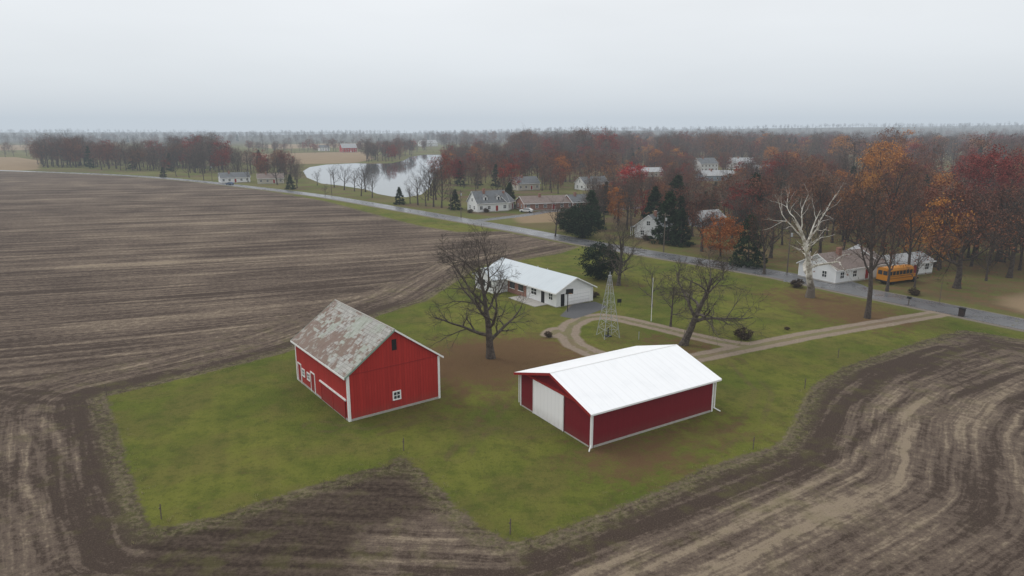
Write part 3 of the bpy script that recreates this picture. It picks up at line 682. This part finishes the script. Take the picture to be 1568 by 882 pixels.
for k in range(14):
    Y=1700+k*230
    for j in range(190):
        x=random.uniform(-.95,.95)*Y; 
        if math.sin(x/300+k*1.7)>-.6: WP.append((x,Y+random.uniform(-40,40)+60*math.sin(x/200+k),0,random.choice(IDX['grey']),random.uniform(.8,1.45),random.random()*6))
WP=[(a,b_,float(hill(np.array(a),np.array(b_))),c,d,e_) for a,b_,_,c,d,e_ in WP]
scatter('distant_woods',tc,[w[:3] for w in WP],[w[3] for w in WP],[w[4] for w in WP],[w[5] for w in WP])
wc=bpy.data.collections.new('weed_templates')
for k in range(3):
    T=TreeB(900+k)
    for i in range(22):
        p=Vector((T.r.gauss(0,.2),T.r.gauss(0,.2),0)); q=p+Vector((T.r.gauss(0,.1),T.r.gauss(0,.1),T.r.uniform(.12,.35))); s_=Vector((T.r.gauss(0,.012),T.r.gauss(0,.012),0))
        kk=len(T.v); T.v+=[tuple(p-s_),tuple(p+s_),tuple(q)]; T.f.append((kk,kk+1,kk+2)); T.m.append(0)
    wc.objects.link(bpy.data.objects.new('weed_tuft_%d'%k,T.mesh('weed_tuft',[M['weed']])))
pts=[]; L_=lawn
for i in range(len(L_)):
    a=Vector(L_[i]); c=Vector(L_[(i+1)%len(L_)]); 
    if min(a.y,c.y)>98: continue
    n=int((c-a).length*3)
    for j in range(n):
        q=a.lerp(c,random.random()); pts.append((q.x+random.gauss(0,.8),q.y+random.gauss(0,.8),0))
scatter('weed_tufts',wc,pts,[random.randint(0,2) for _ in pts],[random.uniform(.3,.75) for _ in pts],[random.random()*6 for _ in pts])

# ------------------------------------------------------------ GROUND
def axis(lo,hi,step,a,b_,g=1.07):
    mid=list(np.arange(lo,hi+1e-6,step)); s=step; x=mid[-1]; out=mid
    while x<b_: s*=g; x+=s; out.append(x)
    s=step; x=lo; pre=[]
    while x>a: s*=g; x-=s; pre.append(x)
    return np.array(pre[::-1]+out)
xs=axis(-65,100,.7,-7500,7500); ys=axis(28,175,.7,-60,8200)
XX,YY=np.meshgrid(xs,ys); P2d=np.stack([XX.ravel(),YY.ravel()],1); nx,ny=len(xs),len(ys)
Z=hill(P2d[:,0],P2d[:,1])
V=np.column_stack([P2d,Z]); i=np.arange(nx*ny).reshape(ny,nx)
Fq=np.stack([i[:-1,:-1],i[:-1,1:],i[1:,1:],i[1:,:-1]],-1).reshape(-1,4)
me=bpy.data.meshes.new('ground'); me.vertices.add(len(V)); me.vertices.foreach_set('co',V.ravel())
me.loops.add(Fq.size); me.loops.foreach_set('vertex_index',Fq.ravel()); me.polygons.add(len(Fq)); me.polygons.foreach_set('loop_start',np.arange(0,Fq.size,4)); me.update(calc_edges=True)
sl=sdf(P2d,lawn); sv=sdf(P2d,verge); sh_=sdf(P2d,headland); dr=np.full(len(P2d),1e9)
for l in drive_lines: dr=np.minimum(dr,linedist(P2d,l))
rd=linedist(P2d,road,True)
tan=np.full(len(P2d),1e9)
for p in tans: tan=np.minimum(tan,sdf(P2d,p))
trk=np.full(len(P2d),1e9)
for l in ([(60,640),(110,700),(150,790),(175,900)],[(130,628),(158,690),(200,800),(222,900)],[(-50,700),(60,760),(130,900)],[(0,600),(90,612),(150,600),(260,572)],[(830,850),(1000,785),(1150,725),(1225,690),(1262,630),(1330,575),(1450,535)],[(1000,870),(1200,770),(1320,690),(1400,620),(1568,560)]):
    trk=np.minimum(trk,np.abs(linedist(P2d,GP(l))-1.0))
pth=np.full(len(P2d),1e9)
for l in ([(900,545),(840,570),(780,600),(740,650),(700,700)],[(845,660),(780,665),(700,650),(640,640)],[(1120,545),(1170,600),(1150,650),(1060,700)],[(640,640),(560,665),(480,650)]):
    pth=np.minimum(pth,np.abs(linedist(P2d,GP(l))-.85))
def blobs(lst):
    o=np.zeros(len(P2d))
    for px,py,r,a in lst:
        c=G(px,py); o+=a*np.exp(-((P2d[:,0]-c[0])**2+(P2d[:,1]-c[1])**2)/(r*r))
    return o
lit=blobs(((752,548,9,1),(1045,528,7,.7),(1240,455,10,.8),(1328,487,8,.9),(1465,441,9,1),(830,540,8,.6),(1010,690,6,.45),(947,437,7,.5),(700,560,6,.5),(940,700,6,.5),(1110,650,5,.4),(700,620,7,.35)))
straw=blobs(((620,850,4,1),(700,800,2.5,1),(780,860,3,.5),(1150,790,8,.5),(1450,680,9,.6),(1000,850,5,.5),(1350,800,8,.35),(115,640,4,1),(150,690,3,.8),(205,850,2,.8),(60,800,5,.6),(20,560,7,.7),(300,520,9,.4),(600,440,8,.5)))
X,Y=P2d[:,0],P2d[:,1]
rowlin=Y-.30*X-13*np.exp((np.minimum(X,5)+15)/18)*np.exp(-np.clip(Y-90,0,500)/60)
fmix=sstep(sl,8,14)*sstep(-X+(Y-90)*.25,12,24)*sstep(Y-(-X-40)*0.9,30,50)
def at(n,a): q=me.attributes.new(n,'FLOAT','POINT'); q.data.foreach_set('value',a.astype(np.float32))
at('lawn',np.minimum(sl,sv)); at('lawnrow',sh_); at('drive',dr); at('road',-rd); at('tan',tan); at('litter',lit); at('straw',straw); at('rowlin',rowlin); at('fmix',fmix); at('dark',sdf(P2d,darks)); at('pad',sdf(P2d,pad)); at('track',trk); at('path',pth)
t=NT('ground_soil_and_grass'); p=t.pos(); px_,py_,pz_=t.sep(p)
n_f=t.noise(p,2.5,5,.75); n_m=t.noise(p,.45,4,.65); n_l=t.noise(p,.07,4,.6); n_x=t.noise(p,.018,3,.6); n_vf=t.noise(p,8,3,.75); n_g=t.noise(p,1.1,5,.75)
def lerp(f,a,b): return t.math('ADD',t.math('MULTIPLY',a,t.math('SUBTRACT',1.0,f)),t.math('MULTIPLY',b,f))
fm=t.attr('fmix')
wr=t.math('ADD',t.attr('lawnrow'),t.math('MULTIPLY',n_m,.6))
wl=t.math('ADD',t.attr('rowlin'),t.math('MULTIPLY',n_m,.9))
def streak(row,f1,along,det=3,off=0.0):
    v=t.comb(t.math('MULTIPLY',row,f1),t.math('ADD',t.math('MULTIPLY',px_,along),off),t.math('MULTIPLY',py_,along)); return t.noise(v,1.0,det,.6)
S1=lerp(fm,streak(wr,.36,.02),streak(wl,.26,.012))
S2=lerp(fm,streak(wr,1.3,.07,2,7.0),streak(wl,.9,.03,2,5.0))
S3=lerp(fm,streak(wr,4.0,.15,2,3.0),streak(wl,3.0,.07,2,9.0))
cc_=lambda x,k:t.math('MULTIPLY',t.math('SUBTRACT',x,.5),k)
S=t.math('ADD',.475,cc_(S1,.72))
for q in (cc_(S2,.72),cc_(S3,.40),cc_(n_g,.75),cc_(n_f,.45),cc_(n_l,.40),cc_(n_x,.42)): S=t.math('ADD',S,q)
wra=t.attr('lawnrow')
S=t.math('ADD',S,t.math('MULTIPLY',t.attr('straw'),.10))
S=t.math('SUBTRACT',S,t.math('MULTIPLY',t.math('MULTIPLY',t.ss(wra,.5,2),t.ss(wra,6,4)),.10))
S=t.math('ADD',S,t.math('MULTIPLY',t.math('MULTIPLY',t.ss(wra,5,6.5),t.ss(wra,11,8.5)),.05))
S=t.math('SUBTRACT',S,t.math('MULTIPLY',t.ss(t.attr('track'),.75,.25),.15))
soil=t.mix(t.ss(S,.32,.52),(.068,.049,.039),(.145,.11,.086))
soil=t.mix(t.ss(S,.52,.76,0,.88),soil,(.32,.255,.182))
soil=t.mix(t.ss(n_vf,.48,.8,0,.45),soil,(.055,.04,.03))
soil=t.mix(t.ss(n_vf,.5,.25,0,.35),soil,(.30,.235,.17))
dk=t.ss(t.math('ADD',t.attr('dark'),t.math('MULTIPLY',t.math('SUBTRACT',n_m,.5),5.0)),1.2,-.8)
soil=t.mix(t.math('MULTIPLY',dk,.85),soil,t.mix(t.ss(t.math('ADD',t.math('MULTIPLY',n_f,.6),t.math('MULTIPLY',S2,.4)),.38,.66),(.04,.028,.022),(.11,.082,.062)))
weedy=t.math('MULTIPLY',t.ss(t.attr('lawnrow'),20,1),t.ss(t.math('MULTIPLY',n_m,t.math('ADD',n_l,.5)),.48,.74))
soil=t.mix(t.math('MULTIPLY',weedy,.4),soil,(.13,.125,.045))
# grass
gr=t.mix(t.ss(n_l,.35,.65),(.098,.122,.022),(.165,.17,.034))
gr=t.mix(t.ss(t.noise(p,.16,4,.6),.42,.6,0,.6),gr,(.145,.125,.04))
gr=t.mix(t.ss(n_m,.45,.68,0,.6),gr,(.064,.086,.018))
mow=t.math('SINE',t.math('MULTIPLY',t.math('ADD',t.math('MULTIPLY',px_,.93),t.math('MULTIPLY',py_,.36)),3.6))
gr=t.mix(t.math('MULTIPLY',t.ss(mow,-.6,.8,0,.2),t.ss(n_l,.45,.6)),gr,(.2,.2,.045))
gr=t.mix(t.math('MULTIPLY',t.ss(t.attr('path'),.5,.15),t.ss(n_m,.35,.6,.1,.5)),gr,(.13,.095,.05))
gr=t.mix(t.ss(n_f,.48,.7,0,.55),gr,(.055,.066,.016))
gr=t.mix(t.ss(n_vf,.5,.75,0,.45),gr,(.22,.205,.08))
lt=t.ss(t.math('ADD',t.math('MULTIPLY',t.attr('litter'),.36),t.math('ADD',t.math('MULTIPLY',n_m,.55),t.math('MULTIPLY',n_g,.6))),.64,.92,0,.8)
gr=t.mix(lt,gr,t.mix(n_vf,(.095,.048,.03),(.21,.115,.068)))
lawnm=t.ss(t.math('ADD',t.attr('lawn'),t.math('ADD',t.math('MULTIPLY',t.math('SUBTRACT',n_m,.5),1.3),t.math('MULTIPLY',t.math('SUBTRACT',n_f,.5),1.2))),.35,-.25)
edge=t.ss(t.math('ABSOLUTE',t.math('SUBTRACT',t.attr('lawn'),.8)),1.5,.1)
soil=t.mix(t.math('MULTIPLY',edge,t.ss(n_g,.4,.6,.15,.7)),soil,t.mix(t.ss(n_f,.4,.6),(.09,.095,.03),(.2,.17,.10)))
c=t.mix(lawnm,soil,gr)
far=t.mix(t.ss(n_l,.4,.6),(.11,.125,.034),(.14,.10,.058)); far=t.mix(t.ss(n_x,.42,.6,0,.6),far,(.17,.17,.058))
far=t.mix(t.math('MULTIPLY',t.ss(px_,10,60),t.ss(n_m,.4,.65,0,.8)),far,(.18,.105,.06)); far=t.mix(t.ss(n_f,.45,.8,0,.4),far,(.07,.055,.03))
far=t.mix(t.ss(py_,1100,1900,0,.85),far,(.075,.065,.055))
rdn=t.math('ADD',t.attr('road'),t.math('MULTIPLY',t.math('SUBTRACT',n_m,.5),3.0))
c=t.mix(t.ss(rdn,-6.0,-4.6),c,t.mix(n_f,(.10,.12,.03),(.16,.15,.05)))
c=t.mix(t.ss(rdn,3.0,8.0),c,far)
c=t.mix(t.ss(t.math('ADD',t.attr('tan'),t.math('MULTIPLY',t.math('SUBTRACT',n_l,.5),6.0)),2,-2),c,t.mix(n_l,(.22,.155,.095),(.33,.245,.15)))
sh=t.ss(t.math('ABSOLUTE',t.math('ADD',t.attr('road'),t.math('MULTIPLY',n_m,.6))),4.3,3.7); c=t.mix(sh,c,(.22,.19,.16))
d=t.math('ADD',t.attr('drive'),t.math('MULTIPLY',t.math('SUBTRACT',n_m,.5),.7))
tr=t.ss(t.math('ABSOLUTE',t.math('SUBTRACT',d,1.0)),.85,.35)
wid=t.ss(d,1.7,.9,0,.45)
tr=t.math('MAXIMUM',tr,wid); tr=t.math('MULTIPLY',tr,t.ss(n_f,.2,.5,.6,1))
c=t.mix(tr,c,t.mix(n_f,(.2,.15,.115),(.38,.31,.24)))
c=t.mix(t.ss(t.attr('pad'),.3,-.1),c,t.mix(n_f,(.1,.1,.105),(.16,.16,.165)))
t.col(c).rough(1); t.b.inputs['Specular IOR Level'].default_value=.05
t.bump(t.noise(p,4,4,.75),.9,.22)
me.materials.append(t.m); link(bpy.data.objects.new('ground',me))
# ------------------------------------------------------------ road
def ribbon(name,line,w,z,mat,sub=6):
    pts=[Vector(p) for p in line]; out=[]
    for k in range(len(pts)-1):
        a=pts[max(k-1,0)];b1=pts[k];c1=pts[k+1];d1=pts[min(k+2,len(pts)-1)]
        for j in range(sub):
            s=j/sub; out.append(.5*((2*b1)+(c1-a)*s+(2*a-5*b1+4*c1-d1)*s*s+(3*b1-a-3*c1+d1)*s**3))
    out.append(pts[-1]); P=Part(); v=[]
    for k,q in enumerate(out):
        d=(out[min(k+1,len(out)-1)]-out[max(k-1,0)]).normalized(); nn=Vector((-d.y,d.x))
        for o_ in (-w/2,0,w/2): v.append((q.x+nn.x*o_,q.y+nn.y*o_,z+(.05 if o_==0 else 0)))
    f=[]
    for k in range(len(out)-1):
        for j in range(2): f.append((3*k+j,3*k+j+1,3*k+4+j,3*k+3+j))
    P.add(v,f); return P.obj(name,mat,smooth=True)
t=NT('wet_asphalt'); p=t.pos(); n=t.noise(p,.25,4); n2=t.noise(p,6,4)
t.col(t.mix(n,t.mix(n2,(.065,.068,.074),(.12,.12,.126)),(.15,.15,.155))).rough(t.ss(n,.3,.7,.2,.42)); t.b.inputs['Specular IOR Level'].default_value=.5
ribbon('road',road,6.4,.02,t.m)
ribbon('side_street',GP([(720,339),(800,330),(850,323),(930,322),(1040,312)]),4.5,.012,t.m)
ribbon('driveway',GP([(1330,450),(1290,432),(1230,430),(1200,428)]),4,.010,t.m)
t=NT('pond_water'); t.col((.05,.055,.055)).rough(.04); t.b.inputs['Specular IOR Level'].default_value=.5
t.bump(t.noise(t.pos(),.8,3),.02,.05)
P=Part(); P.add([(x,y,.03) for x,y in pondp],[tuple(range(len(pondp)))]); P.obj('pond',t.m)

# ------------------------------------------------------------ haze, sky, light
P=Part(); P.box(-7000,7000,-900,7800,-40,170)
hm=bpy.data.materials.new('haze'); hm.use_nodes=True; nt=hm.node_tree; nt.nodes.clear()
out=nt.nodes.new('ShaderNodeOutputMaterial'); ab=nt.nodes.new('ShaderNodeVolumeAbsorption'); em=nt.nodes.new('ShaderNodeEmission'); ad=nt.nodes.new('ShaderNodeAddShader')
SIG=.00023
ab.inputs['Color'].default_value=(0,0,0,1); ab.inputs['Density'].default_value=SIG
em.inputs['Color'].default_value=(.52,.59,.66,1); em.inputs['Strength'].default_value=SIG  # haze glows by itself: emission stands in for scattered sky light
nt.links.new(ab.outputs[0],ad.inputs[0]); nt.links.new(em.outputs[0],ad.inputs[1]); nt.links.new(ad.outputs[0],out.inputs['Volume'])
P.obj('haze',hm)
w=bpy.data.worlds.new('World'); scene.world=w; w.use_nodes=True; nt=w.node_tree; bg=nt.nodes['Background']
sky=nt.nodes.new('ShaderNodeTexSky'); sky.sky_type='NISHITA'; sky.sun_disc=False; sky.sun_elevation=R(42); sky.sun_rotation=R(-60)
tcn=nt.nodes.new('ShaderNodeTexCoord'); sx=nt.nodes.new('ShaderNodeSeparateXYZ'); nt.links.new(tcn.outputs['Generated'],sx.inputs[0])
rp=nt.nodes.new('ShaderNodeValToRGB'); e=rp.color_ramp.elements; e[0].position=0; e[0].color=(.74,.775,.815,1); e[1].position=.40; e[1].color=(.93,.94,.95,1); q=e.new(.10); q.color=(.82,.845,.87,1); q=e.new(.2); q.color=(.89,.905,.92,1)
nt.links.new(sx.outputs[2],rp.inputs[0])
mp=nt.nodes.new('ShaderNodeMapping'); mp.inputs['Scale'].default_value=(1,1,5); nt.links.new(tcn.outputs['Generated'],mp.inputs[0])
nz=nt.nodes.new('ShaderNodeTexNoise'); nz.inputs['Scale'].default_value=1.6; nz.inputs['Detail'].default_value=4; nt.links.new(mp.outputs[0],nz.inputs['Vector'])
mr=nt.nodes.new('ShaderNodeMapRange'); mr.inputs[1].default_value=.3; mr.inputs[2].default_value=.7; mr.inputs[3].default_value=9.8; mr.inputs[4].default_value=11.0; nt.links.new(nz.outputs['Fac'],mr.inputs[0])
vm=nt.nodes.new('ShaderNodeVectorMath'); vm.operation='SCALE'; nt.links.new(rp.outputs[0],vm.inputs[0]); nt.links.new(mr.outputs[0],vm.inputs['Scale'])
mx=nt.nodes.new('ShaderNodeMix'); mx.data_type='RGBA'; mx.inputs[0].default_value=.93; nt.links.new(sky.outputs[0],mx.inputs[6]); nt.links.new(vm.outputs[0],mx.inputs[7])
nt.links.new(mx.outputs[2],bg.inputs[0]); bg.inputs[1].default_value=.1
s=bpy.data.lights.new('sun','SUN'); s.energy=1.1; s.angle=R(25); s.color=(1,.97,.93); so=bpy.data.objects.new('sun',s); link(so)
el,azm=R(42),R(-60); dirv=Vector((math.sin(azm)*math.cos(el),math.cos(azm)*math.cos(el),math.sin(el))); so.rotation_euler=dirv.to_track_quat('Z','Y').to_euler()
cam=bpy.data.cameras.new('camera'); cam.sensor_width=36; cam.lens=36*F/1568; cam.clip_end=20000; co=bpy.data.objects.new('camera',cam); link(co)
co.location=(0,0,H); co.rotation_euler=(R(90-PITCH),0,0); scene.camera=co
vs=scene.view_settings; vs.view_transform='Standard'; vs.look='None'; vs.exposure=0
print('WOODS',len(WP),'ground verts',len(V))
